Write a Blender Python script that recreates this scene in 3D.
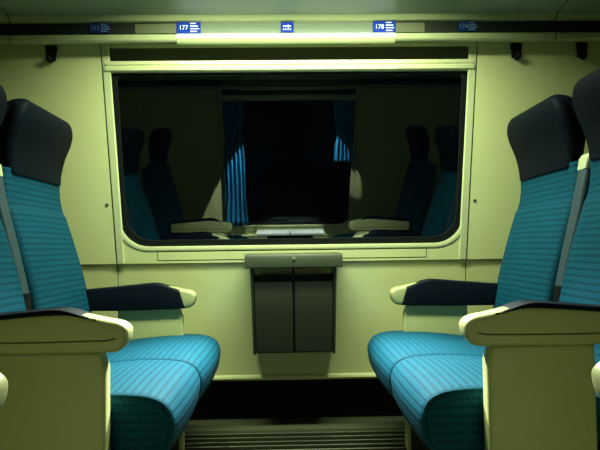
import bpy, bmesh, math, random
from mathutils import Vector, Matrix

random.seed(4)
for o in list(bpy.data.objects):
    bpy.data.objects.remove(o)
scene = bpy.context.scene
COL = scene.collection

# ------------------------------------------------------------------ camera
F_PX = 572.0
cam_data = bpy.data.cameras.new('camera')
cam_data.sensor_width = 36.0
cam_data.lens = F_PX / 600.0 * 36.0
cam_data.clip_start = 0.02
cam = bpy.data.objects.new('camera', cam_data)
COL.objects.link(cam)
YAW, PITCH, ROLL = math.radians(1.2), math.radians(2.2), math.radians(0.75)
fwd = Vector((math.sin(YAW) * math.cos(PITCH), math.cos(YAW) * math.cos(PITCH), math.sin(PITCH)))
right = fwd.cross(Vector((0, 0, 1))).normalized()
up = right.cross(fwd)
r2 = right * math.cos(ROLL) - up * math.sin(ROLL)
u2 = up * math.cos(ROLL) + right * math.sin(ROLL)
M = Matrix((r2, u2, -fwd)).transposed().to_4x4()
M.translation = Vector((-0.018, 0.0, 0.83))
cam.matrix_world = M
scene.camera = cam

# ------------------------------------------------------------------ world, exposure
world = bpy.data.worlds.new('night')
scene.world = world
world.use_nodes = True
world.node_tree.nodes['Background'].inputs[0].default_value = (0.0006, 0.0009, 0.0014, 1)
world.node_tree.nodes['Background'].inputs[1].default_value = 1.0
scene.view_settings.view_transform = 'Standard'
scene.view_settings.look = 'None'
scene.view_settings.gamma = 1.0
scene.view_settings.use_curve_mapping = False
scene.view_settings.exposure = 0.0
CEIL_LAMP = 2.0
CEIL_AREA = 30.0
COVE_SPOT = 460.0
CEIL_LAMP_OPP = 1.2
STRIP_LAMP = 9.0
READING_SPOT_OPP = 420.0
LAMP_COL = (0.82, 1.0, 0.70)

# ------------------------------------------------------------------ materials
def mat(name, col, rough=0.5, spec=0.5, noise=0.0, nscale=30.0, bump=0.0, bscale=200.0, metal=0.0):
    m = bpy.data.materials.new(name)
    m.use_nodes = True
    nt = m.node_tree
    b = nt.nodes['Principled BSDF']
    b.inputs['Base Color'].default_value = (*col, 1)
    b.inputs['Roughness'].default_value = rough
    b.inputs['Specular IOR Level'].default_value = spec
    b.inputs['Metallic'].default_value = metal
    tc = nt.nodes.new('ShaderNodeTexCoord')
    if noise > 0:
        n = nt.nodes.new('ShaderNodeTexNoise')
        n.inputs['Scale'].default_value = nscale
        n.inputs['Detail'].default_value = 4
        nt.links.new(tc.outputs['Object'], n.inputs['Vector'])
        mx = nt.nodes.new('ShaderNodeMix')
        mx.data_type = 'RGBA'
        mx.inputs[6].default_value = (*[c * (1 - noise) for c in col], 1)
        mx.inputs[7].default_value = (*[min(1, c * (1 + noise)) for c in col], 1)
        nt.links.new(n.outputs['Fac'], mx.inputs[0])
        nt.links.new(mx.outputs[2], b.inputs['Base Color'])
    if bump > 0:
        n2 = nt.nodes.new('ShaderNodeTexNoise')
        n2.inputs['Scale'].default_value = bscale
        nt.links.new(tc.outputs['Object'], n2.inputs['Vector'])
        bp = nt.nodes.new('ShaderNodeBump')
        bp.inputs['Strength'].default_value = bump
        bp.inputs['Distance'].default_value = 0.002
        nt.links.new(n2.outputs['Fac'], bp.inputs['Height'])
        nt.links.new(bp.outputs['Normal'], b.inputs['Normal'])
    return m

def fabric_mat(name, base, dark, light):
    """woven moquette: ribs across the seat, broken by small dashes (UV in metres)"""
    m = bpy.data.materials.new(name)
    m.use_nodes = True
    nt = m.node_tree
    L = nt.links
    b = nt.nodes['Principled BSDF']
    b.inputs['Roughness'].default_value = 0.75
    b.inputs['Specular IOR Level'].default_value = 0.12
    b.inputs['Sheen Weight'].default_value = 0.0
    b.inputs['Sheen Roughness'].default_value = 0.4
    uv = nt.nodes.new('ShaderNodeUVMap')
    sep = nt.nodes.new('ShaderNodeSeparateXYZ')
    L.new(uv.outputs[0], sep.inputs[0])
    def math_n(op, a, bb=None, v=None):
        n = nt.nodes.new('ShaderNodeMath')
        n.operation = op
        L.new(a, n.inputs[0])
        if bb is not None:
            L.new(bb, n.inputs[1])
        if v is not None:
            n.inputs[1].default_value = v
        return n.outputs[0]
    def ramp(a, lo, hi):
        n = nt.nodes.new('ShaderNodeMapRange')
        n.inputs[1].default_value = lo
        n.inputs[2].default_value = hi
        L.new(a, n.inputs[0])
        return n.outputs[0]
    PI2 = 2 * math.pi
    rib = math_n('SINE', math_n('MULTIPLY', sep.outputs[1], v=PI2 / 0.0195))
    dash = math_n('SINE', math_n('MULTIPLY', sep.outputs[0], v=PI2 / 0.013))
    ribm = ramp(rib, 0.1, 0.8)
    dashm = ramp(dash, -0.9, 0.0)
    dots = math_n('MULTIPLY', ribm, dashm)
    thin = ramp(math_n('SINE', math_n('MULTIPLY', sep.outputs[0], v=PI2 / 0.0065)), -1, 1)
    nz = nt.nodes.new('ShaderNodeTexNoise')
    nz.inputs['Scale'].default_value = 9
    nz.inputs['Detail'].default_value = 3
    L.new(uv.outputs[0], nz.inputs['Vector'])
    m1 = nt.nodes.new('ShaderNodeMix'); m1.data_type = 'RGBA'
    m1.inputs[6].default_value = (*base, 1)
    m1.inputs[7].default_value = (*light, 1)
    L.new(math_n('MULTIPLY', nz.outputs['Fac'], thin), m1.inputs[0])
    m2 = nt.nodes.new('ShaderNodeMix'); m2.data_type = 'RGBA'
    L.new(m1.outputs[2], m2.inputs[6])
    m2.inputs[7].default_value = (*dark, 1)
    L.new(math_n('MULTIPLY', dots, v=0.55), m2.inputs[0])
    L.new(m2.outputs[2], b.inputs['Base Color'])
    bp = nt.nodes.new('ShaderNodeBump')
    bp.inputs['Strength'].default_value = 0.5
    bp.inputs['Distance'].default_value = 0.0015
    bp.invert = True
    L.new(dots, bp.inputs['Height'])
    L.new(bp.outputs['Normal'], b.inputs['Normal'])
    return m

def emit_mat(name, col, strength):
    m = bpy.data.materials.new(name)
    m.use_nodes = True
    nt = m.node_tree
    nt.nodes.remove(nt.nodes['Principled BSDF'])
    e = nt.nodes.new('ShaderNodeEmission')
    e.inputs[0].default_value = (*col, 1)
    e.inputs[1].default_value = strength
    nt.links.new(e.outputs[0], nt.nodes['Material Output'].inputs[0])
    return m

def glass_mat(name, ior):
    m = bpy.data.materials.new(name)
    m.use_nodes = True
    nt = m.node_tree
    nt.nodes.remove(nt.nodes['Principled BSDF'])
    tr = nt.nodes.new('ShaderNodeBsdfTransparent')
    tr.inputs[0].default_value = (0.75, 0.85, 0.85, 1)
    gl = nt.nodes.new('ShaderNodeBsdfGlossy')
    gl.inputs['Color'].default_value = (0.8, 0.95, 1.0, 1)
    gl.inputs['Roughness'].default_value = 0.012
    fr = nt.nodes.new('ShaderNodeFresnel')
    fr.inputs[0].default_value = ior          # two panes together
    mx = nt.nodes.new('ShaderNodeMixShader')
    nt.links.new(fr.outputs[0], mx.inputs[0])
    nt.links.new(tr.outputs[0], mx.inputs[1])
    nt.links.new(gl.outputs[0], mx.inputs[2])
    nt.links.new(mx.outputs[0], nt.nodes['Material Output'].inputs[0])
    return m

CREAM = (0.60, 0.61, 0.28)
MT = {
    'wall': mat('cream_wall_panel', CREAM, 0.22, 0.7, 0.04, 6, 0.05, 300),
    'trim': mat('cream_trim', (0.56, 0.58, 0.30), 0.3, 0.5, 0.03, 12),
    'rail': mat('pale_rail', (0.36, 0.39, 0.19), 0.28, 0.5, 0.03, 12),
    'ceil': mat('ceiling_grey_green', (0.26, 0.33, 0.22), 0.4, 0.5, 0.04, 5),
    'shell': mat('olive_cream_plastic', (0.45, 0.46, 0.20), 0.42, 0.5, 0.05, 14, 0.1, 500),
    'tip': mat('pale_cream_plastic', (0.58, 0.60, 0.34), 0.35, 0.5, 0.03, 20),
    'navy': mat('navy_leather', (0.003, 0.0055, 0.010), 0.6, 0.06, 0.25, 18, 0.2, 350),
    'pad': mat('navy_armrest_pad', (0.003, 0.006, 0.012), 0.55, 0.12, 0.2, 20, 0.15, 400),
    'greypad': mat('grey_blue_armrest', (0.040, 0.068, 0.085), 0.5, 0.3, 0.1, 20, 0.1, 400),
    'black': mat('black_rubber', (0.005, 0.006, 0.005), 0.6, 0.15, 0.2, 30),
    'dark': mat('dark_brown_recess', (0.060, 0.066, 0.038), 0.5, 0.4, 0.2, 10),
    'seam': mat('seam_shadow_gap', (0.02, 0.022, 0.012), 0.8, 0.1, 0.1, 30),
    'strip': mat('dark_smoked_strip', (0.018, 0.022, 0.014), 0.5, 0.15, 0.15, 12),
    'brown': mat('brown_strip_cover', (0.11, 0.12, 0.055), 0.5, 0.2, 0.08, 25),
    'module': mat('grey_lamp_module', (0.15, 0.18, 0.12), 0.6, 0.1, 0.04, 25),
    'bin': mat('dark_grey_bin', (0.026, 0.032, 0.018), 0.24, 0.5, 0.1, 22, 0.05, 300),
    'binlid': mat('bin_lid_grey', (0.045, 0.055, 0.032), 0.33, 0.5, 0.08, 22),
    'blue': mat('blue_sign', (0.012, 0.035, 0.30), 0.7, 0.03, 0.05, 60),
    'blue_unlit': mat('unlit_blue_sign', (0.008, 0.028, 0.12), 0.7, 0.03, 0.05, 60),  # sign blue darkened: shade away from the lamp put into the colour
    'white': mat('white_print', (0.6, 0.64, 0.7), 0.4, 0.4, 0.02, 60),
    'white_unlit': mat('unlit_white_print', (0.10, 0.17, 0.23), 0.4, 0.4, 0.02, 60),  # white print dimmed the same way for the plates out of the lamplight
    'metal': mat('brushed_metal', (0.33, 0.34, 0.26), 0.35, 0.5, 0.1, 40, metal=0.8),
    'grille': mat('olive_aluminium_grille', (0.075, 0.082, 0.042), 0.45, 0.4, 0.1, 30, metal=0.3),
    'floor': mat('dark_floor', (0.020, 0.020, 0.014), 0.7, 0.3, 0.35, 60, 0.2, 120),
    'carpet': mat('dark_speckled_kick', (0.014, 0.014, 0.010), 0.9, 0.1, 0.7, 90),
    'curtain': mat('blue_curtain', (0.020, 0.24, 0.45), 0.8, 0.2, 0.15, 20),
    'tablewhite': mat('white_table', (0.72, 0.76, 0.70), 0.4, 0.5, 0.03, 20),
    'glass': glass_mat('night_window_glass', 2.2), 'glass_plain': glass_mat('low_reflection_glass', 1.3),  # pane across the aisle is the same glass, its reflection weakened to stay dark
    'fabric': fabric_mat('teal_moquette', (0.0012, 0.056, 0.100), (0.0004, 0.009, 0.018), (0.005, 0.105, 0.160)),
    'ceil_em': emit_mat('ceiling_lamp_diffuser', LAMP_COL, CEIL_LAMP),
    'ceil_em_opp': emit_mat('ceiling_lamp_diffuser_aisle', LAMP_COL, CEIL_LAMP_OPP),
    'strip_em': emit_mat('strip_lamp_lens', (0.86, 1.0, 0.78), STRIP_LAMP),
}

# ------------------------------------------------------------------ mesh helpers
def link(name, bm, material, parent=None, smooth=True, angle=35):
    bmesh.ops.recalc_face_normals(bm, faces=bm.faces[:])
    me = bpy.data.meshes.new(name)
    bm.to_mesh(me)
    bm.free()
    me.materials.append(MT[material] if isinstance(material, str) else material)
    if smooth:
        for p in me.polygons:
            p.use_smooth = True
        try:
            me.set_sharp_from_angle(angle=math.radians(angle))
        except Exception:
            pass
    o = bpy.data.objects.new(name, me)
    COL.objects.link(o)
    if parent:
        o.parent = parent
    return o

def tag(o, label=None, cat=None, group=None, kind=None):
    if label: o['label'] = label
    if cat: o['category'] = cat
    if group: o['group'] = group
    if kind: o['kind'] = kind
    return o

def empty(name, loc=(0, 0, 0), rz=0.0):
    o = bpy.data.objects.new(name, None)
    COL.objects.link(o)
    o.location = loc
    o.rotation_euler = (0, 0, rz)
    o.empty_display_size = 0.05
    return o

def box(bm, x0, x1, y0, y1, z0, z1, bev=0.0, seg=2):
    x0, x1 = min(x0, x1), max(x0, x1)
    vs = [bm.verts.new((x, y, z)) for x in (x0, x1) for y in (y0, y1) for z in (z0, z1)]
    idx = [(0, 1, 3, 2), (4, 6, 7, 5), (0, 4, 5, 1), (2, 3, 7, 6), (0, 2, 6, 4), (1, 5, 7, 3)]
    fs = [bm.faces.new([vs[i] for i in f]) for f in idx]
    if bev > 0:
        es = list({e for f in fs for e in f.edges})
        bmesh.ops.bevel(bm, geom=es, offset=bev, segments=seg, affect='EDGES', profile=0.6)
    return bm

def mkbox(name, m, parent, *a, **k):
    bm = bmesh.new()
    box(bm, *a, **k)
    return link(name, bm, m, parent)

def prism_yz(bm, prof, x0, x1):
    """closed profile [(y,z)] swept along x"""
    a = [bm.verts.new((x0, y, z)) for y, z in prof]
    b = [bm.verts.new((x1, y, z)) for y, z in prof]
    n = len(prof)
    for i in range(n):
        bm.faces.new((a[i], a[(i + 1) % n], b[(i + 1) % n], b[i]))
    bm.faces.new(a)
    bm.faces.new(b[::-1])

def offset_poly(pts, d):
    n = len(pts)
    area = sum(pts[i][0] * pts[(i + 1) % n][1] - pts[(i + 1) % n][0] * pts[i][1] for i in range(n))
    s = 1 if area > 0 else -1
    out = []
    for i in range(n):
        p0, p1, p2 = Vector(pts[i - 1]), Vector(pts[i]), Vector(pts[(i + 1) % n])
        e1, e2 = (p1 - p0).normalized(), (p2 - p1).normalized()
        n1, n2 = Vector((-e1.y, e1.x)) * s, Vector((-e2.y, e2.x)) * s
        nn = n1 + n2
        if nn.length < 1e-6:
            nn = n1
        nn.normalize()
        k = max(0.5, nn.dot(n1))
        q = p1 + nn * (d / k)
        out.append((q.x, q.y))
    return out

def smooth_closed(pts, sub=4):
    """Catmull-Rom through a closed list; a point given as (x, z, 1) stays a corner"""
    n = len(pts)
    out = []
    for i in range(n):
        p0, p1, p2, p3 = pts[i - 1], pts[i], pts[(i + 1) % n], pts[(i + 2) % n]
        for k in range(sub):
            t = k / sub
            q = []
            for c in (0, 1):
                a, b, cc, d = p0[c], p1[c], p2[c], p3[c]
                if len(p1) > 2: a = b - (cc - b)
                if len(p2) > 2: d = cc + (cc - b)
                q.append(0.5 * ((2 * b) + (-a + cc) * t + (2 * a - 5 * b + 4 * cc - d) * t * t
                                + (-a + 3 * b - 3 * cc + d) * t ** 3))
            out.append(tuple(q))
    return out

def sweep_y(prof, y0, y1, r=0.02, n=4, s=1, swap=False, crown=0.0):
    """closed profile [(X,z)] swept along y with rolled (rounded) ends; UV in metres"""
    bm = bmesh.new()
    uvl = bm.loops.layers.uv.new('UVMap')
    rings, ys, offs = [], [], []
    for k in range(n + 1):
        th = math.pi / 2 * k / n
        ys.append(y0 + r * (1 - math.cos(th))); offs.append(r * (1 - math.sin(th)))
    if crown:
        for k in range(1, 6):
            ys.append(y0 + r + (y1 - y0 - 2 * r) * k / 6.0)
            offs.append(-crown * math.sin(math.pi * k / 6.0))
    for k in range(n, -1, -1):
        th = math.pi / 2 * k / n
        ys.append(y1 - r * (1 - math.cos(th))); offs.append(r * (1 - math.sin(th)))
    for y, d in zip(ys, offs):
        pp = offset_poly(prof, d)
        rings.append([bm.verts.new((s * x, y, z)) for x, z in pp])
    m = len(prof)
    arc = [0.0]
    for i in range(m):
        p, q = prof[i], prof[(i + 1) % m]
        arc.append(arc[-1] + math.hypot(p[0] - q[0], p[1] - q[1]))
    for j in range(len(rings) - 1):
        for i in range(m):
            i2 = (i + 1) % m
            f = bm.faces.new((rings[j][i], rings[j][i2], rings[j + 1][i2], rings[j + 1][i]))
            uvs = ((ys[j], arc[i]), (ys[j], arc[i + 1]), (ys[j + 1], arc[i + 1]), (ys[j + 1], arc[i]))
            for l, w in zip(f.loops, uvs):
                l[uvl].uv = w
    for ring in (rings[0], rings[-1]):
        f = bm.faces.new(ring)
        for l in f.loops:
            l[uvl].uv = (l.vert.co.x, l.vert.co.z)
        bmesh.ops.triangulate(bm, faces=[f])
    return bm

def cyl(bm, p0, p1, r, seg=16, r1=None):
    p0, p1 = Vector(p0), Vector(p1)
    d = (p1 - p0).normalized()
    a = d.orthogonal().normalized()
    b = d.cross(a)
    r1 = r if r1 is None else r1
    A = [bm.verts.new(p0 + (a * math.cos(t) + b * math.sin(t)) * r) for t in [2 * math.pi * k / seg for k in range(seg)]]
    B = [bm.verts.new(p1 + (a * math.cos(t) + b * math.sin(t)) * r1) for t in [2 * math.pi * k / seg for k in range(seg)]]
    for i in range(seg):
        bm.faces.new((A[i], A[(i + 1) % seg], B[(i + 1) % seg], B[i]))
    bm.faces.new(A[::-1]); bm.faces.new(B)

def tube(bm, pts, r, seg=8):
    pts = [Vector(p) for p in pts]
    rings = []
    for i, p in enumerate(pts):
        d = (pts[min(i + 1, len(pts) - 1)] - pts[max(i - 1, 0)]).normalized()
        a = d.cross(Vector((0.13, 0.99, 0.07))).normalized()
        b = d.cross(a)
        rings.append([bm.verts.new(p + (a * math.cos(t) + b * math.sin(t)) * r)
                      for t in [2 * math.pi * k / seg for k in range(seg)]])
    for j in range(len(rings) - 1):
        for i in range(seg):
            bm.faces.new((rings[j][i], rings[j][(i + 1) % seg], rings[j + 1][(i + 1) % seg], rings[j + 1][i]))
    bm.faces.new(rings[0][::-1]); bm.faces.new(rings[-1])

# ------------------------------------------------------------------ coach geometry constants
AY = 2.392                   # lower wall, set back below the window
YC = 1.04                    # middle of the aisle: the other bay is this one turned half round it
Z_KINK = 0.735
LEAN = math.tan(math.radians(6.2))
GLEAN = math.tan(math.radians(6.0))
def wall_y(z):               # inner face of the side wall
    if z <= Z_KINK:
        return AY
    return 2.372 - LEAN * (z - 0.80) if z > KT else AY + (2.372 + (0.80 - KT) * LEAN - AY) * (z - Z_KINK) / (KT - Z_KINK)
Z_WTOP, Z_WBOT = 1.682, 0.30
X_END = 1.72

def turned(o, parent=None):
    """copy of a thing and its parts"""
    c = o.copy()
    COL.objects.link(c)
    c.parent = parent
    for ch in list(o.children):
        turned(ch, c)
    return c

def across(o):
    """the same thing across the aisle: copied and turned half round about (0, YC)"""
    c = turned(o)
    c.location = (-o.location.x, 2 * YC - o.location.y, o.location.z)
    c.rotation_euler = (0, 0, o.rotation_euler.z + math.pi)
    return c

# ------------------------------------------------------------------ floor, ceiling, end walls
bm = bmesh.new(); box(bm, -X_END - .05, X_END + .05, -0.6, 2.62, -0.06, 0.0)
tag(link('floor', bm, 'floor'), 'dark coach floor', None, None, 'structure')

def ceil_prof():
    pts = []
    for y, z in ((2.172, 1.728), (2.10, 1.736), (2.0, 1.752), (1.85, 1.80), (1.6, 1.86), (1.3, 1.90), (YC, 1.915)):
        pts.append((y, z))
    return pts
CP = ceil_prof()
CPF = CP + [(2 * YC - y, z) for y, z in CP[-2::-1]]
SEAMS = [-X_END, -1.077, 1.04, X_END]
ceiling = empty('ceiling', (0, YC, 1.9)); tag(ceiling, 'grey green curved coach ceiling', None, None, 'structure')
def child_at(o, parent):
    o.parent = parent
    o.matrix_parent_inverse = Matrix.Translation(-parent.location)
    return o
def ceil_panel(x0, x1):
    bm = bmesh.new()
    up_ = [(y, z + 0.012) for y, z in CPF]
    prism_yz(bm, CPF + up_[::-1], x0, x1)
    return child_at(link('ceiling_panel', bm, 'ceil'), ceiling)
for i in range(3):
    ceil_panel(SEAMS[i] + 0.0035, SEAMS[i + 1] - 0.0035)
bm = bmesh.new()
prism_yz(bm, [(y, z + 0.013) for y, z in CPF] + [(y, z + 0.03) for y, z in CPF[::-1]], -X_END - .05, X_END + .05)
child_at(link('ceiling_backing', bm, 'seam'), ceiling)

for sx, nm in ((-1, 'wall_left'), (1, 'wall_right')):  # unseen end walls, added to close the light in; the coach runs on
    bm = bmesh.new(); box(bm, sx * X_END, sx * (X_END + 0.05), -0.6, 2.62, 0.0, 2.0)
    tag(link(nm, bm, 'wall'), 'unseen cream wall added to close the end of the bay', None, None, 'structure')

# ------------------------------------------------------------------ side wall with window
WADJ, KT = 0.0, 0.77
W_BOT, W_TOP = 0.834, 1.552         # glass opening
def half_w(z):                       # opening narrows slightly downwards
    return 0.712 + WADJ + 0.024 * (z - W_BOT) / (W_TOP - W_BOT)
XC = 0.0
def rounded_open(zb, zt, grow, rb, rt, nb=9):
    """outline of the opening, counter clockwise, wider at the top"""
    pts = []
    def hw(z): return half_w(z) + grow
    for k in range(nb + 1):
        t = -math.pi / 2 - math.pi / 2 * (1 - k / nb) 
        cx, cz = -hw(zb + rb) + rb, zb + rb
        pts.append((cx + rb * math.cos(t), cz + rb * math.sin(t)))
    for k in range(1, 8):
        pts.append((0.76 * half_w(zb) * (k / 4.0 - 1), zb))
    for k in range(nb + 1):
        t = -math.pi / 2 + math.pi / 2 * k / nb
        cx, cz = hw(zb + rb) - rb, zb + rb
        pts.append((cx + rb * math.cos(t), cz + rb * math.sin(t)))
    for k in range(1, 6):
        z = zb + rb + (zt - rt - zb - rb) * k / 6.0
        pts.append((hw(z), z))
    for k in range(4):
        t = math.pi / 2 * k / 3
        pts.append((hw(zt) - rt + rt * math.cos(t), zt - rt + rt * math.sin(t)))
    for k in range(1, 8):
        pts.append((hw(zt) - rt - (2 * hw(zt) - 2 * rt) * k / 8.0, zt))
    for k in range(4):
        t = math.pi / 2 + math.pi / 2 * k / 3
        pts.append((-hw(zt) + rt + rt * math.cos(t), zt - rt + rt * math.sin(t)))
    for k in range(1, 6):
        z = zt - rt + (zb + rb - zt + rt) * k / 6.0
        pts.append((-hw(z), z))
    return pts

def ring_mesh(loops):
    """loops: list of equal-length lists of 3D points, joined in order"""
    bm = bmesh.new()
    R = [[bm.verts.new(p) for p in lp] for lp in loops]
    n = len(R[0])
    for a, b in zip(R[:-1], R[1:]):
        for i in range(n):
            bm.faces.new((a[i], a[(i + 1) % n], b[(i + 1) % n], b[i]))
    return bm

def W(x, z, n=0.0):                  # n = distance off the wall into the coach
    return (x, wall_y(z) - n, z)

def seam_x(z):                       # vertical panel joint beside the window
    return 0.722 + WADJ + 0.040 * (z - 0.7) / 0.96

def build_side(root_name, wname, label, ours):

    wall = empty(wname, (0, 0, 0)); tag(wall, label, None, None, 'structure')
    objs = [wall]
    # outer skin behind everything (with the window hole)
    hole = rounded_open(W_BOT - 0.015, W_TOP + 0.10, 0.02, 0.12, 0.01)
    def rect_pt(p, x0, x1, z0, z1):
        cx, cz = 0.0, (W_BOT + W_TOP) / 2
        dx, dz = p[0] - cx, p[1] - cz
        t = 1e9
        if dx > 1e-9: t = min(t, (x1 - cx) / dx)
        if dx < -1e-9: t = min(t, (x0 - cx) / dx)
        if dz > 1e-9: t = min(t, (z1 - cz) / dz)
        if dz < -1e-9: t = min(t, (z0 - cz) / dz)
        return (cx + dx * t, cz + dz * t)
    # window surround panel: between seams, from the kink up to the top
    op = rounded_open(W_BOT - 0.012, W_TOP + 0.095, 0.012, 0.135, 0.004)
    outer = []
    for p in op:
        q = rect_pt(p, -1, 1, KT, Z_WTOP)
        outer.append(q)
    # snap the ray hits to the slanted joint
    outer2 = []
    for (x, z) in outer:
        outer2.append((x, z))
    def clampx(x, z):
        s = seam_x(z) - 0.002
        return max(-s, min(s, x))
    loops = [[W(clampx(x, z), z, 0.0) for x, z in outer2], [W(x, z, 0.0) for x, z in op],
             [W(x, z, -0.045) for x, z in op]]
    link('window_surround', ring_mesh(loops), 'wall', wall, angle=30)
    # lower panel: kink, apron and foot
    def apron(x0, x1, name='apron_panel'):
        prof = [(wall_y(KT + .0001), KT), (wall_y(KT + .0001) + .004, KT - .006), (AY - .005, KT - .022), (AY, KT - .040), (AY, 0.305), (AY - .012, 0.300), (AY - .016, 0.292),
                (AY - .012, 0.284), (AY, 0.282), (AY + .05, 0.284), (AY + .05, KT)]
        bm = bmesh.new()
        prism_yz(bm, prof, x0, x1)
        return link(name, bm, 'wall', wall, angle=40)
    sb = seam_x(KT)
    apron(-sb + 0.002, sb - 0.002)
    apron(-X_END, -sb - 0.002); apron(sb + 0.002, X_END)
    # end panels beyond the joints
    for sx in (-1, 1):
        bm = bmesh.new()
        zs = [KT + .0001, 1.1, 1.4, Z_WTOP]
        a = [bm.verts.new(W(sx * (seam_x(z) + 0.002), z)) for z in zs]
        b = [bm.verts.new(W(sx * X_END, z)) for z in zs]
        c = [bm.verts.new(W(sx * (seam_x(z) + 0.002), z, -0.02)) for z in zs]
        for i in range(3):
            bm.faces.new((a[i], a[i + 1], b[i + 1], b[i]))
            bm.faces.new((a[i], a[i + 1], c[i + 1], c[i]))
        link('wall_panel', bm, 'wall', wall)
        # slim cover strip along the joint
        bm = bmesh.new()
        lo, hi = KT + 0.001, Z_WTOP
        q = []
        for z in (lo, hi):
            s0 = seam_x(z)
            q.append([bm.verts.new(W(sx * (s0 + d), z, n)) for d, n in ((-0.006, -0.003), (-0.005, 0.004), (-0.030, 0.006), (-0.034, -0.003))])
        for i in range(4):
            bm.faces.new((q[0][i], q[0][(i + 1) % 4], q[1][(i + 1) % 4], q[1][i]))
        bm.faces.new(q[0]); bm.faces.new(q[1])
        link('joint_strip', bm, 'trim', wall)
        # dark joint
        bm = bmesh.new()
        q = []
        for z in (0.30, Z_KINK, KT, Z_WTOP):
            s0 = seam_x(max(z, KT))
            q.append([bm.verts.new(W(sx * (s0 + d), z, -0.004)) for d in (-0.008, 0.008)])
        for i in range(3):
            bm.faces.new((q[i][0], q[i][1], q[i + 1][1], q[i + 1][0]))
        link('joint_gap', bm, 'seam', wall, smooth=False)
        bm = bmesh.new()
        zz = 1.012
        p = Vector(W(sx * (seam_x(zz) + 0.022), zz))
        cyl(bm, p, p + Vector((0, -0.003, 0)), 0.0075, 14, 0.006)
        link('screw', bm, 'dark', wall)
    # solid backing
    bm = bmesh.new()
    box(bm, -X_END, -0.80 - WADJ, 2.462, 2.48, 0.0, 1.75); box(bm, 0.80 + WADJ, X_END, 2.462, 2.48, 0.0, 1.75)
    box(bm, -0.80 - WADJ, 0.80 + WADJ, 2.462, 2.48, 0.0, KT)
    link('wall_core', bm, 'seam', wall, smooth=False)
    # cover plate below the window
    bm = bmesh.new()
    z0, z1 = W_BOT - 0.051, W_BOT - 0.018
    xs = (-0.555 - WADJ, 0.555 + WADJ)
    q0 = [bm.verts.new(W(x, z, 0.0015)) for x, z in ((xs[0], z0), (xs[1], z0), (xs[1], z1), (xs[0], z1))]
    q1 = [bm.verts.new(W(x, z, -0.004)) for x, z in ((xs[0], z0), (xs[1], z0), (xs[1], z1), (xs[0], z1))]
    bm.faces.new(q0)
    for i in range(4):
        bm.faces.new((q0[i], q0[(i + 1) % 4], q1[(i + 1) % 4], q1[i]))
    link('cover_plate', bm, 'wall', wall, smooth=False)
    bm = bmesh.new()
    e = 0.003
    bm.faces.new([bm.verts.new(W(x, z, 0.0006)) for x, z in ((xs[0] - e, z0 - e), (xs[1] + e, z0 - e), (xs[1] + e, z1 + e), (xs[0] - e, z1 + e))])
    link('cover_plate_gap', bm, 'seam', wall, smooth=False)

    # window
    win = empty('window_%d' % (1 if ours else 2), (0, 0, 0))
    tag(win, 'wide dark night window with rounded lower corners', None, None, 'structure')
    ya = wall_y(W_BOT)
    def G(x, z, n=0.0):
        return (x, ya + 0.016 - GLEAN * (z - W_BOT) - n, z)
    i0 = rounded_open(W_BOT - 0.012, W_TOP + 0.0, 0.012, 0.135, 0.02)
    i1 = rounded_open(W_BOT - 0.004, W_TOP - 0.0, 0.004, 0.127, 0.02)
    i2 = rounded_open(W_BOT + 0.006, W_TOP - 0.004, -0.006, 0.118, 0.02)
    link('window_frame', ring_mesh([[W(x, z, -0.001) for x, z in i0], [W(x, z, 0.003) for x, z in i0], [W(x, z, 0.005) for x, z in i1],
                                    [W(x, z, 0.001) for x, z in i2], [W(x, z, -0.03) for x, z in i2]]), 'trim', win, angle=50)
    g0 = rounded_open(W_BOT + 0.004, W_TOP - 0.002, -0.004, 0.12, 0.02)
    g1 = rounded_open(W_BOT + 0.030, W_TOP - 0.020, -0.030, 0.105, 0.02)
    g2 = rounded_open(W_BOT + 0.034, W_TOP - 0.024, -0.034, 0.101, 0.02)
    link('gasket', ring_mesh([[G(x, z, 0.004) for x, z in g0], [G(x, z, 0.006) for x, z in g1], [G(x, z, -0.004) for x, z in g2]]),
         'black', win, angle=50)
    bm = bmesh.new()
    bm.faces.new([bm.verts.new(G(x, z)) for x, z in g0])
    link('pane', bm, 'glass' if ours else 'glass_plain', win, smooth=False)
    # blind: dark cassette recess and the pale pull bar
    blind = empty('roller_blind', (0, 0, 0))
    hx = half_w(1.6) + 0.006
    bm = bmesh.new()
    box(bm, -hx, hx, wall_y(1.62) + 0.030, wall_y(1.62) + 0.044, W_TOP - 0.002, Z_WTOP + 0.0)
    link('cassette', bm, 'dark', blind)
    yb = wall_y(1.57)
    bm = bmesh.new()
    prism_yz(bm, [(yb + 0.028, W_TOP + 0.034), (yb - 0.002, W_TOP + 0.034), (yb - 0.010, W_TOP + 0.030), (yb - 0.011, W_TOP + 0.017),
                  (yb - 0.006, W_TOP + 0.014), (yb - 0.008, W_TOP + 0.011), (yb - 0.012, W_TOP + 0.006), (yb - 0.011, W_TOP - 0.006),
                  (yb - 0.004, W_TOP - 0.010), (yb + 0.028, W_TOP - 0.010)], -hx, hx)
    link('pull_bar', bm, 'trim', blind, angle=20)
    tag(blind, ('rolled up window blind with pale pull bar above the dark window' if ours else
                'rolled up blind of the window across the aisle'), 'blind')
    # cove under the ceiling: two pale rails with a dark strip between them
    cove = empty('trim_%d' % (1 if ours else 2), (0, 0, 0.010)); tag(cove, 'pale double rail with dark strip above window', None, None, 'structure')
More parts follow.
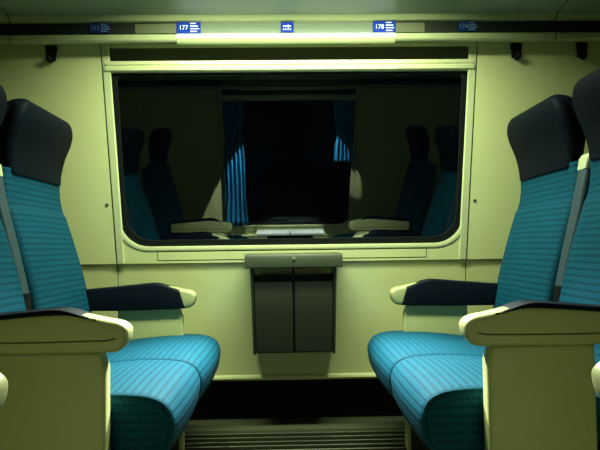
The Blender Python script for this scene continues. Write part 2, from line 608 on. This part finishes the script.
    for i in range(3):
        x0, x1 = SEAMS[i] + 0.0035, SEAMS[i + 1] - 0.0035
        spans = [(x0, x1)]
        if i == 1:
            spans = [(x0, MOD[0]), (MOD[1], x1)]
        for a, b in spans:
            bm = bmesh.new()
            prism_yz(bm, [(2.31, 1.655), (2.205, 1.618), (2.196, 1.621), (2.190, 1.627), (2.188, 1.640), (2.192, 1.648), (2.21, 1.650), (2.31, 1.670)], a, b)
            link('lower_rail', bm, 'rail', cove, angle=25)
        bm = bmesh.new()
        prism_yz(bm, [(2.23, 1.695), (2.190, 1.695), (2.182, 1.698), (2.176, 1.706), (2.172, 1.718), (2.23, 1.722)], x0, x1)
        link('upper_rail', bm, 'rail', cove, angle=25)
    bm = bmesh.new()
    prism_yz(bm, [(2.199, 1.645), (2.195, 1.699), (2.25, 1.699), (2.25, 1.645)], -X_END, X_END)
    link('smoked_strip', bm, 'strip', cove, angle=25)
    for a, b in ((MOD[0] - 0.160, MOD[0] - 0.002), (MOD[1] + 0.002, MOD[1] + 0.115)):
        bm = bmesh.new()
        prism_yz(bm, [(2.196, 1.654), (2.1925, 1.690), (2.198, 1.690), (2.202, 1.654)], a, b)
        link('strip_cover', bm, 'brown', cove)
    bm = bmesh.new(); box(bm, -X_END, X_END, 2.215, 2.40, 1.662, 1.74)
    link('cove_backing', bm, 'seam', cove)
    # heater and dark kick recess
    kick = mkbox('baseboard_%s' % ('back' if ours else 'front'), 'carpet', None, -X_END, X_END, 2.445, 2.458, 0.0, 0.30)
    tag(kick, 'dark speckled kick recess below wall', None, None, 'structure')
    heater = empty('floor_heater', (0, 2.3, 0))
    def hp(bm, prof, x0, x1): prism_yz(bm, [(y - 2.3, z) for y, z in prof], x0, x1)
    bm = bmesh.new()
    hp(bm, [(2.444, 0.0), (2.444, 0.094), (2.325, 0.094), (2.10, 0.004), (2.10, 0.0)], -X_END + .005, X_END - .005)
    link('casing', bm, 'black', heater)
    bm = bmesh.new()
    hp(bm, [(2.444, 0.095), (2.444, 0.109), (2.320, 0.109), (2.308, 0.105), (2.305, 0.095), (2.312, 0.090)], -X_END + .005, X_END - .005)
    link('top_ledge', bm, 'grille', heater)
    for k in range(9):
        t = (k + 1) / 10.0
        y, z = 2.322 - 0.222 * t, 0.094 - 0.088 * t
        bm = bmesh.new()
        hp(bm, [(y + 0.000, z + 0.001), (y - 0.001, z + 0.011), (y - 0.006, z + 0.009), (y - 0.005, z - 0.002)], -X_END + .005, X_END - .005)
        link('slat', bm, 'grille', heater)
    tag(heater, ('slatted olive metal floor heater along the wall under the waste bin' if ours else
                 'slatted olive metal floor heater under the white folding table'), 'heater')
    out = [wall, win, blind, cove, kick, heater]
    if not ours:
        for o in out:
            o.location = (-o.location.x, 2 * YC - o.location.y, o.location.z)
            o.rotation_euler = (0, 0, math.pi)
    return out

MOD = (-0.44, 0.41)
build_side('wall', 'wall_back', 'cream panelled coach side wall around the window', True)
WADJ, KT = -0.16, 0.385
Z_KINK = KT - 0.035
W_BOT = 0.45
build_side('wall', 'wall_front', 'cream panelled coach side wall across the aisle', False)

# ------------------------------------------------------------------ strip lamp module in the cove
def strip_lamp(power):
    t = empty('strip_light', (0, 2.19, 1.64))
    bm = bmesh.new()
    prism_yz(bm, [(.008, .019), (.0005, .0645), (.03, .0645), (.03, .019)], MOD[0], MOD[1])
    link('front_panel', bm, 'module', t)
    bm = bmesh.new()
    prism_yz(bm, [(.085, .012), (.016, -.018), (.008, -.014), (.003, -.006), (.002, .006), (.02, .006), (.085, .018)], MOD[0] + .001, MOD[1] - .001)
    link('housing', bm, 'rail', t)
    bm = bmesh.new()
    prism_yz(bm, [(.012, .006), (.002, .0065), (-.001, .009), (-.002, .013), (.002, .018), (.02, .018), (.02, .006)], MOD[0] + .001, MOD[1] - .001)
    link('lens', bm, 'strip_em' if power == 0 else 'module', t)
    return t
sl = strip_lamp(0)
ld = bpy.data.lights.new('cove_spot', 'SPOT')
ld.energy = COVE_SPOT; ld.color = (0.92, 1.0, 0.88)
ld.spot_size = math.radians(2 * 40); ld.spot_blend = 1.0; ld.shadow_soft_size = 0.05
lo = bpy.data.objects.new('cove_spot', ld)
COL.objects.link(lo); lo.parent = sl
lo.location = (-.01, -.02, -.03); lo.rotation_euler = (math.radians(-30), 0, 0)
so = strip_lamp(-1)
so.location = (0, 2 * YC - 2.19, 1.64); so.rotation_euler = (0, 0, math.pi)
tag(so, 'unlit strip lamp in the rail above the window across the aisle', 'lamp')
tag(sl, 'glowing strip lamp in the rail above window between two blue number plates', 'lamp')

# ------------------------------------------------------------------ ceiling lamps
def ceiling_lamp(y, em, label, H):
    def cz(yy):
        for (a, za), (b, zb) in zip(CPF[:-1], CPF[1:]):
            if min(a, b) <= yy <= max(a, b):
                return za + (zb - za) * (yy - a) / (b - a)
        return 1.9
    t = empty('ceiling_lamp', (0, y, cz(y)))
    sl_ = (cz(y + 0.06) - cz(y - 0.06)) / 0.12
    bm = bmesh.new()
    d = 0.075
    for a, b in ((-d, -d + .012), (d - .012, d)):
        prism_yz(bm, [(a, a * sl_ + .004), (a, a * sl_ - .012), (b, b * sl_ - .012), (b, b * sl_ + .004)], -H, H)
    for a, b in ((-H, -H + .015), (H - .015, H)):
        prism_yz(bm, [(-d, -d * sl_ + .004), (-d, -d * sl_ - .012), (d, d * sl_ - .012), (d, d * sl_ + .004)], a, b)
    link('frame', bm, 'trim', t)
    bm = bmesh.new()
    e = d - .0125
    prism_yz(bm, [(-e, -e * sl_ - .001), (-e, -e * sl_ - .008), (e, e * sl_ - .008), (e, e * sl_ - .001)], -H + .016, H - .016)
    link('diffuser', bm, em, t)
    if em == 'ceil_em':
        ld = bpy.data.lights.new('lamp_tube', 'AREA')
        ld.shape = 'RECTANGLE'; ld.size = 2 * H - 0.1; ld.size_y = 0.11
        ld.energy = CEIL_AREA; ld.color = LAMP_COL; ld.spread = math.radians(150)
        lo = bpy.data.objects.new('lamp_tube', ld)
        COL.objects.link(lo); lo.parent = t
        lo.location = (0, 0, -0.045); lo.rotation_euler = (math.radians(14), 0, 0)
    tag(t, label, 'lamp')
    return t
ceiling_lamp(1.84, 'ceil_em', 'long ceiling lamp above the bay with the dark grey waste bin', 0.58)
ceiling_lamp(2 * YC - 1.84, 'ceil_em_opp', 'short ceiling lamp above the bay with the white folding table', 0.30)

# reading spotlights in the ceiling across the aisle
def reading_spot(x, target, half, power, label):
    rs = empty('reading_spotlight', (x, 0.15, 1.776))
    bm = bmesh.new(); cyl(bm, (0, 0, 0.004), (0, 0, -0.014), 0.036, 24, 0.031)
    link('bezel', bm, 'rail', rs)
    bm = bmesh.new(); cyl(bm, (0, 0, -0.0145), (0, 0, -0.018), 0.024, 20, 0.022)
    link('lens', bm, 'strip_em', rs)
    ld = bpy.data.lights.new('spot_bulb', 'SPOT')
    ld.energy = power; ld.color = (0.95, 1.0, 0.85)
    ld.spot_size = math.radians(2 * half); ld.spot_blend = 0.15; ld.shadow_soft_size = 0.012
    lo = bpy.data.objects.new('spot_bulb', ld)
    COL.objects.link(lo); lo.parent = rs
    lo.location = (0, 0, -0.035)
    d = Vector(target) - Vector((x, 0.15, 1.741))
    lo.rotation_euler = d.to_track_quat('-Z', 'Y').to_euler()
    tag(rs, label, 'lamp')
reading_spot(-0.12, (-0.45, -0.27, 0.76), 10, READING_SPOT_OPP, 'small round reading spotlight in the ceiling aimed at the long curtain')
reading_spot(0.0, (0.0, -0.17, 0.43), 14, READING_SPOT_OPP * 1.2, 'small round reading spotlight in the ceiling aimed at the white folding table')
reading_spot(0.12, (0.45, -0.25, 1.04), 6, READING_SPOT_OPP * 0.5, 'small round reading spotlight in the ceiling aimed at the short curtain')

# ------------------------------------------------------------------ seats
FRONT = [(0.750, 0.43), (0.757, 0.50), (0.773, 0.62), (0.800, 0.74), (0.835, 0.86), (0.858, 0.93), (0.866, 0.955, 1),
         (0.873, 0.964, 1), (0.883, 1.00), (0.889, 1.05), (0.888, 1.090, 1)]
BACK = [(0.920, 1.095, 1), (0.968, 1.05), (0.968, 0.95), (0.935, 0.75), (0.900, 0.55), (0.885, 0.43, 1)]
HEAD = [(0.879, 1.076, 1), (0.877, 1.13), (0.868, 1.18), (0.850, 1.228), (0.840, 1.268), (0.841, 1.300), (0.853, 1.316),
        (0.880, 1.320), (0.910, 1.308), (0.932, 1.26), (0.942, 1.17), (0.935, 1.076, 1)]
CUSH = [(0.288, 0.405), (0.286, 0.435), (0.298, 0.466), (0.325, 0.486), (0.37, 0.496), (0.46, 0.499), (0.58, 0.490), (0.70, 0.474),
        (0.79, 0.468, 1), (0.79, 0.37, 1), (0.60, 0.352), (0.40, 0.345), (0.325, 0.345), (0.298, 0.365)]
ARM = [(0.374, 0.640), (0.376, 0.655), (0.392, 0.668), (0.43, 0.676), (0.50, 0.690), (0.56, 0.690), (0.64, 0.684), (0.80, 0.672, 1),
       (0.80, 0.603, 1), (0.60, 0.602), (0.43, 0.602), (0.395, 0.605), (0.380, 0.620)]

def rrect_yz_head(prof, y0, y1, s):
    """headrest: profile swept along y, its width tucked in below and its upper corners rounded"""
    bm = sweep_y(prof, y0, y1, 0.028, 5, s)
    yc = (y0 + y1) / 2; hw = (y1 - y0) / 2
    for v in bm.verts:
        z = v.co.z
        k = 1.0
        if z > 1.22:
            t = (z - 1.22) / 0.10
            k = 1.0 - 0.20 * max(0, t) ** 2.6
        elif z < 1.2:
            t = (1.2 - z) / 0.10
            k = 1.0 - 0.10 * max(0.0, min(1, t)) ** 1.3
        v.co.y = yc + (v.co.y - yc) * k
    return bm

def seat(s, kind, label):
    """s=+1: backrest towards +x. kind: 'window' or 'aisle'"""
    if kind == 'window':
        y0, y1, cy0, cy1, ay, oy = 1.775, 2.215, 1.758, 2.26, (2.185, 2.252), 1
    else:
        y0, y1, cy0, cy1, ay, oy = 1.325, 1.700, 1.335, 1.752, (1.268, 1.335), -1
    ox, om = s * 0.6, (cy0 + cy1) / 2
    t = empty('train_seat', (ox, om, 0))
    tag(t, label, 'seat')
    inv = Matrix.Translation((-ox, -om, 0))
    def add(name, bm, m, parent=None, **k):
        bmesh.ops.transform(bm, matrix=inv, verts=bm.verts[:])
        return link(name, bm, m, parent or t, **k)
    cu = add('seat_cushion', sweep_y(smooth_closed(CUSH, 4), cy0, cy1, 0.022, 4, s, crown=0.006), 'fabric')
    # piping round the near and far rim of the cushion
    for yy in (cy0 + 0.007, cy1 - 0.007):
        bm = bmesh.new()
        pr = offset_poly(smooth_closed(CUSH, 4), 0.0055)
        keep = [p for p in pr if p[0] < 0.76 and (p[1] > 0.42 or p[0] < 0.33)]
        start = max(range(len(pr)), key=lambda i: pr[i][0] - 0.001 * i if pr[i][1] < 0.40 and pr[i][0] < 0.34 else -9)
        seq = []
        for i in range(len(pr)):
            p = pr[(start + i) % len(pr)]
            if p in keep: seq.append((s * p[0], yy, p[1]))
        tube(bm, seq, 0.0042, 6)
        add('piping', bm, 'fabric', cu)
    bk = smooth_closed(FRONT + BACK, 4)
    add('backrest', sweep_y(bk, y0, y1, 0.020, 4, s, crown=0.003), 'fabric')
    hd = add('headrest', rrect_yz_head(smooth_closed(HEAD, 4), y0 + 0.005, y1 + 0.012, s), 'navy')
    # shell behind the backrest
    bsh = [(x + 0.002, z) for x, z in [(0.972, 1.05), (0.972, 0.95), (0.940, 0.75), (0.905, 0.55), (0.890, 0.40)]]
    bm = bmesh.new()
    shell_prof = [(x - .004, z) for x, z in bsh] + [(x + 0.018, z) for x, z in bsh[::-1]]
    bm2 = sweep_y(shell_prof, y0 + .01, y1 - .01, 0.006, 2, s)
    bm.free()
    add('back_shell', bm2, 'greypad')
    # base under the cushion
    bm = bmesh.new()
    box(bm, s * 0.44, s * 0.88, cy0 + 0.03, cy1 - 0.03, 0.0, 0.36, 0.01)
    add('base', bm, 'black')
    # armrest: pale shell on the outer side, navy pad over the top and the inner side
    a0, a1 = ay
    mid = (a0 + a1) / 2
    prof = smooth_closed(ARM, 3)
    arm_o = (a0, mid) if oy < 0 else (mid, a1)
    arm_i = (mid, a1) if oy < 0 else (a0, mid)
    arm = add('armrest', sweep_y(prof, a0 + 0.004, a1 - 0.004, 0.012, 4, s), 'shell')
    padp = [(0.413, 0.603, 1), (0.432, 0.667, 1), (0.47, 0.684), (0.52, 0.6985), (0.57, 0.6975), (0.64, 0.691), (0.80, 0.678, 1), (0.80, 0.598, 1), (0.60, 0.598)]
    topp = [(0.432, 0.672, 1), (0.47, 0.684), (0.52, 0.6985), (0.57, 0.6975), (0.64, 0.691), (0.80, 0.678, 1), (0.80, 0.660, 1), (0.64, 0.676), (0.52, 0.683), (0.47, 0.674)]
    i_out = 0.003
    if oy < 0:
        add('pad', sweep_y(smooth_closed(topp, 3), a0 + 0.006, a1 - 0.0, 0.005, 2, s), 'pad', arm)
        add('inner_pad', sweep_y(smooth_closed(padp, 3), mid, a1 + i_out, 0.006, 3, s), 'pad', arm)
    else:
        add('pad', sweep_y(smooth_closed(topp, 3), a0, a1 - 0.006, 0.005, 2, s), 'pad', arm)
        add('inner_pad', sweep_y(smooth_closed(padp, 3), a0 - i_out, mid, 0.006, 3, s), 'pad', arm)
    # pale end cap and the moulded groove
    bm = bmesh.new()
    gy = a0 + 0.0035 if oy < 0 else a1 - 0.0035
    tube(bm, [(s * 0.80, gy, 0.629), (s * 0.55, gy, 0.628), (s * 0.42, gy, 0.630), (s * 0.40, gy, 0.634)], 0.0018, 6)
    add('groove', bm, 'brown', arm)
    # support panel below the armrest
    bm = bmesh.new()
    px0, px1 = 0.424, 0.670
    pp = [(px0, 0.0, 1), (px0, 0.57, 1), (px0 + 0.012, 0.603, 1), (px1, 0.603, 1), (px1, 0.0, 1)]
    bm.free()
    d0, d1 = (a0 + 0.012, a1 - 0.012)
    add('side_panel', sweep_y([p[:2] for p in pp], d0, d1, 0.010, 3, s), 'shell')
    if kind == 'aisle':
        # middle armrest folded up between the two backrests
        ap = [(0.835, 0.690), (0.868, 0.83), (0.897, 0.94), (0.922, 1.055)]
        th = 0.035
        pr = [(x - th * 0.95, z + 0.006) for x, z in ap] + [(ap[-1][0] - th * .3, ap[-1][1] + .012)] + [(x + th * 0.6, z) for x, z in ap[::-1]]
        fold = add('folding_armrest', sweep_y(pr, 1.712, 1.765, 0.012, 3, s), 'greypad')
        tp = [(0.886, 1.057), (0.892, 1.092), (0.902, 1.105), (0.934, 1.103), (0.946, 1.087), (0.943, 1.051)]
        add('armrest_tip', sweep_y(tp, 1.711, 1.766, 0.010, 3, s), 'tip', fold)
        hp_ = [(0.790, 0.60), (0.800, 0.702), (0.858, 0.705), (0.850, 0.60)]
        add('hinge', sweep_y(hp_, 1.716, 1.761, 0.006, 2, s), 'black', fold)
        bm = bmesh.new(); cyl(bm, (s * 0.800, 1.715, 0.625), (s * 0.800, 1.708, 0.625), 0.008, 12)
        add('hinge_pin', bm, 'tip', fold)
    return t

GRP = None
seats = [
    seat(-1, 'window', 'teal window seat with navy headrest on the side the arrow sign points away from'),
    seat(-1, 'aisle', 'teal aisle seat with olive side panel on the side the arrow sign points away from'),
    seat(1, 'window', 'teal window seat with navy headrest on the side the arrow sign points to'),
    seat(1, 'aisle', 'teal aisle seat with olive side panel on the side the arrow sign points to'),
]
opp_labels = [
    'teal window seat across the aisle beside white folding table, on the arrow side',
    'teal seat across the aisle, cream armrest tip showing, on the arrow side',
    'teal window seat across the aisle beside white folding table, opposite the arrow side',
    'teal seat across the aisle, cream armrest tip showing, opposite the arrow side',
]
for o, lb in zip(seats[1::2], opp_labels[1::2]):
    c = across(o)
    c.location.x += 0.030 * (1 if c.location.x > 0 else -1)
    tag(c, lb, 'seat')

# ------------------------------------------------------------------ waste bin under the window
bin_ = empty('waste_bin', (0.0, 2.34, 0.41))
tag(bin_, 'dark grey twin-flap waste bin with wide lid hanging under the window', 'bin')
def B(bm, x0, x1, y0, y1, z0, z1, **k):
    box(bm, x0, x1, y0 - 2.34, y1 - 2.34, z0 - .41, z1 - .41, **k); return bm
def BP(prof, x0, x1):
    bm = bmesh.new(); prism_yz(bm, [(y - 2.34, z - .41) for y, z in prof], x0, x1); return bm
link('back_plate', B(bmesh.new(), -0.158, 0.160, 2.325, 2.389, 0.412, 0.715, bev=.003), 'bin', bin_)
for a, b in ((-0.166, -0.156), (0.158, 0.168)):
    bm = BP([(2.387, 0.412), (2.252, 0.412), (2.240, 0.45), (2.222, 0.60), (2.214, 0.70), (2.205, 0.756), (2.368, 0.756), (2.368, 0.72), (2.387, 0.70)], a, b)
    for v in bm.verts:                       # slightly narrower towards the bottom
        v.co.x *= 1.0 - 0.045 * (0.35 - v.co.z) / 0.35
    link('side_plate', bm, 'bin', bin_)
for a, b in ((-0.153, -0.004), (0.006, 0.155)):
    fl = BP([(2.335, 0.416), (2.262, 0.416), (2.254, 0.422), (2.246, 0.46), (2.236, 0.54), (2.230, 0.62), (2.228, 0.695), (2.236, 0.700), (2.246, 0.69), (2.335, 0.69)], a, b)
    for v in fl.verts:
        v.co.x *= 1.0 - 0.045 * (0.35 - v.co.z) / 0.35
    link('flap', fl, 'bin', bin_)
link('divider', BP([(2.335, 0.415), (2.266, 0.415), (2.250, 0.46), (2.236, 0.60), (2.228, 0.75), (2.335, 0.75)], -0.003, 0.005), 'black', bin_)
lid = BP([(2.368, 0.752), (2.203, 0.750), (2.197, 0.754), (2.194, 0.792), (2.197, 0.799), (2.206, 0.803), (2.368, 0.806)], -0.186, 0.190)
lido = link('lid', lid, 'binlid', bin_, angle=30)
link('lid_badge', B(bmesh.new(), -0.004, 0.008, 2.1925, 2.196, 0.781, 0.792, bev=.001), 'module', lido)

# ------------------------------------------------------------------ coat hooks
def coat_hook(x, label):
    t = empty('coat_hook', (x, 2.278, 1.642))
    bm = bmesh.new(); box(bm, -0.022, 0.022, -0.010, 0.010, -0.020, 0.004, 0.003)
    link('mount', bm, 'black', t)
    bm = bmesh.new()
    box(bm, -0.019, 0.019, -0.010, 0.002, -0.056, -0.018, 0.002)
    tube(bm, [(0, -.002, -.05), (0, -.008, -.060), (0, -.020, -.062), (0, -.028, -.054), (0, -.030, -.044)], 0.009, 10)
    link('hook', bm, 'black', t)
    bm = bmesh.new(); cyl(bm, (0.004, -0.028, -0.052), (0.004, -0.033, -0.050), 0.006, 10)
    link('hook_tip', bm, 'bin', t)
    tag(t, label, 'hook')
coat_hook(-0.955, 'lone black coat hook on the side the arrow sign points away from')
coat_hook(0.917, 'black coat hook next to the window on the arrow side')
coat_hook(1.186, 'black coat hook further from the window, above a headrest on the arrow side')

# ------------------------------------------------------------------ seat number plates
def text_mesh(body, size, name, m, parent, loc, tilt):
    cu = bpy.data.curves.new(name, 'FONT')
    cu.body = body; cu.size = size; cu.extrude = 0.0003
    cu.offset = size * 0.012
    cu.align_x = 'CENTER'; cu.align_y = 'CENTER'
    tmp = bpy.data.objects.new('tmp_text', cu)
    COL.objects.link(tmp)
    dg = bpy.context.evaluated_depsgraph_get()
    dg.update()
    me = bpy.data.meshes.new_from_object(tmp.evaluated_get(dg))
    bpy.data.objects.remove(tmp)
    me.name = name
    me.materials.clear(); me.materials.append(MT[m])
    R = Matrix.Translation(loc) @ Matrix.Rotation(math.pi / 2 - tilt, 4, 'X')
    me.transform(R)
    o = bpy.data.objects.new(name, me)
    COL.objects.link(o); o.parent = parent
    return o
PLATE_T = math.atan2(0.0035, 0.028) 
def number_plate(xc, w, h, num, lit, label):
    t = empty('seat_number_plate', (xc, 2.1890, 1.6835))
    m = 'blue' if lit else 'blue_unlit'
    ink = 'white' if lit else 'white_unlit'
    bm = bmesh.new(); box(bm, -w / 2, w / 2, -0.0010, 0.0010, -h / 2, h / 2, 0.0005, 1)
    bmesh.ops.rotate(bm, verts=bm.verts[:], cent=(0, 0, 0), matrix=Matrix.Rotation(PLATE_T, 3, 'X'))
    link('plate', bm, m, t)
    text_mesh(num, 0.024, 'digits', ink, t, (-w * 0.21, -0.0014, -0.001), -PLATE_T)
    for k in range(4):
        bm = bmesh.new()
        ln = (0.022, 0.030, 0.034, 0.026)[k]
        box(bm, 0, ln, -0.0016, -0.0008, -0.0022, 0.0022)
        o = link('text_line', bm, ink, t)
        zz = h / 2 - 0.006 - k * (h - 0.012) / 3.0
        o.location = (w * 0.07, -zz * math.sin(PLATE_T) - 0.0006, zz)
        o.rotation_euler = (PLATE_T, 0, 0)
    tag(t, label, 'sign')
    return t
number_plate(-0.393, 0.092, 0.042, '177', True, 'bright blue number plate reading 177 at the lamp end the arrow points away from')
number_plate(0.366, 0.088, 0.042, '178', True, 'bright blue number plate reading 178 at the lamp end the arrow points to')
number_plate(-0.735, 0.080, 0.038, '171', False, 'dim blue number plate reading 171 on dark strip next to the lone coat hook')
number_plate(0.692, 0.072, 0.038, '174', False, 'dim blue number plate reading 174 on dark strip near the pair of coat hooks')
# arrow sign
t = empty('arrow_sign', (-0.012, 2.1890, 1.6835))
bm = bmesh.new(); box(bm, -0.025, 0.025, -0.0010, 0.0010, -0.020, 0.020, 0.0005, 1)
link('plate', bm, 'blue', t)
bm = bmesh.new()
pts = [(-0.016, -0.001), (0.000, -0.001), (0.000, -0.006), (0.018, 0.003), (0.000, 0.0115), (0.000, 0.006), (-0.016, 0.004)]
pts = [(-0.016, 0.0005), (0.002, 0.0005), (0.002, -0.004), (0.016, 0.003), (0.002, 0.010), (0.002, 0.0055), (-0.016, 0.0055)]
a = [bm.verts.new((x, -0.0018, z)) for x, z in pts]; b = [bm.verts.new((x, -0.0008, z)) for x, z in pts]
for i in range(len(pts)):
    bm.faces.new((a[i], a[(i + 1) % len(pts)], b[(i + 1) % len(pts)], b[i]))
bm.faces.new(a); bm.faces.new(b[::-1])
link('arrow', bm, 'white', t, smooth=False)
bm = bmesh.new()
for k in range(4):
    box(bm, -0.016 + k * 0.009, -0.012 + k * 0.009, -0.0016, -0.0008, -0.012, -0.006)
link('arrow_caption', bm, 'white', t, smooth=False)
tag(t, 'small blue sign with white arrow in the middle of the lamp rail', 'sign')

# ------------------------------------------------------------------ across the aisle: curtains and folding table (seen mirrored in the glass)
def curtain(xa, xb, z_tie, label, flare, z_end):
    xc = (xa + xb) / 2
    yw = 2 * YC - 2.372
    t = empty('curtain', (xc, yw, 0.45))
    bm = bmesh.new()
    nz, nx = 26, 48
    rows = []
    for j in range(nz + 1):
        z = 1.53 - (1.53 - z_end) * j / nz
        w = (xb - xa) / 2
        g = 1 - 0.22 * math.exp(-((z - z_tie) / 0.10) ** 2) + (flare * max(0, (0.7 - z)) if z < 0.7 else 0)
        row = []
        for i in range(nx + 1):
            u = i / nx * 2 - 1
            y = 0.018 * math.sin(u * 15 + 0.6 * math.sin(z * 5)) + 0.006 * math.sin(u * 31 + z * 3)
            row.append(bm.verts.new((u * w * g, y * 0.8 + LEAN * (z - 0.80) + 0.030, z - 0.45)))
        rows.append(row)
    for j in range(nz):
        for i in range(nx):
            bm.faces.new((rows[j][i], rows[j][i + 1], rows[j + 1][i + 1], rows[j + 1][i]))
    o = link('cloth', bm, 'curtain', t, angle=80)
    md = o.modifiers.new('thickness', 'SOLIDIFY'); md.thickness = 0.002
    bm = bmesh.new(); cyl(bm, (-abs(xb - xa) / 2 - .02, 0.098, 1.082), (abs(xb - xa) / 2 + .02, 0.098, 1.082), 0.007, 10)
    link('curtain_rod', bm, 'metal', t)
    tag(t, label, 'curtain')
curtain(-0.56, -0.385, 1.25, 'long blue curtain across the aisle mirrored in window, opposite the arrow side', 0.9, 0.46)
curtain(0.385, 0.55, 1.25, 'short blue curtain across the aisle mirrored in window, on the arrow side', 0.2, 1.02)

tb = empty('folding_table', (0, 2 * YC - 2.34, 0.42))
tag(tb, 'white two-leaf folding table across the aisle, mirrored in the window', 'table')
for a, b in ((-0.29, -0.004), (0.004, 0.29)):
    bm = bmesh.new(); box(bm, a, b, 0.005, 0.19, -0.012, 0.008, 0.004)
    link('leaf', bm, 'tablewhite', tb)
bm = bmesh.new(); box(bm, -0.2, 0.2, -0.003, 0.03, -0.10, -0.012, 0.004); box(bm, -0.03, 0.03, 0.0, 0.10, -0.05, -0.012, 0.004)
link('bracket', bm, 'bin', tb)
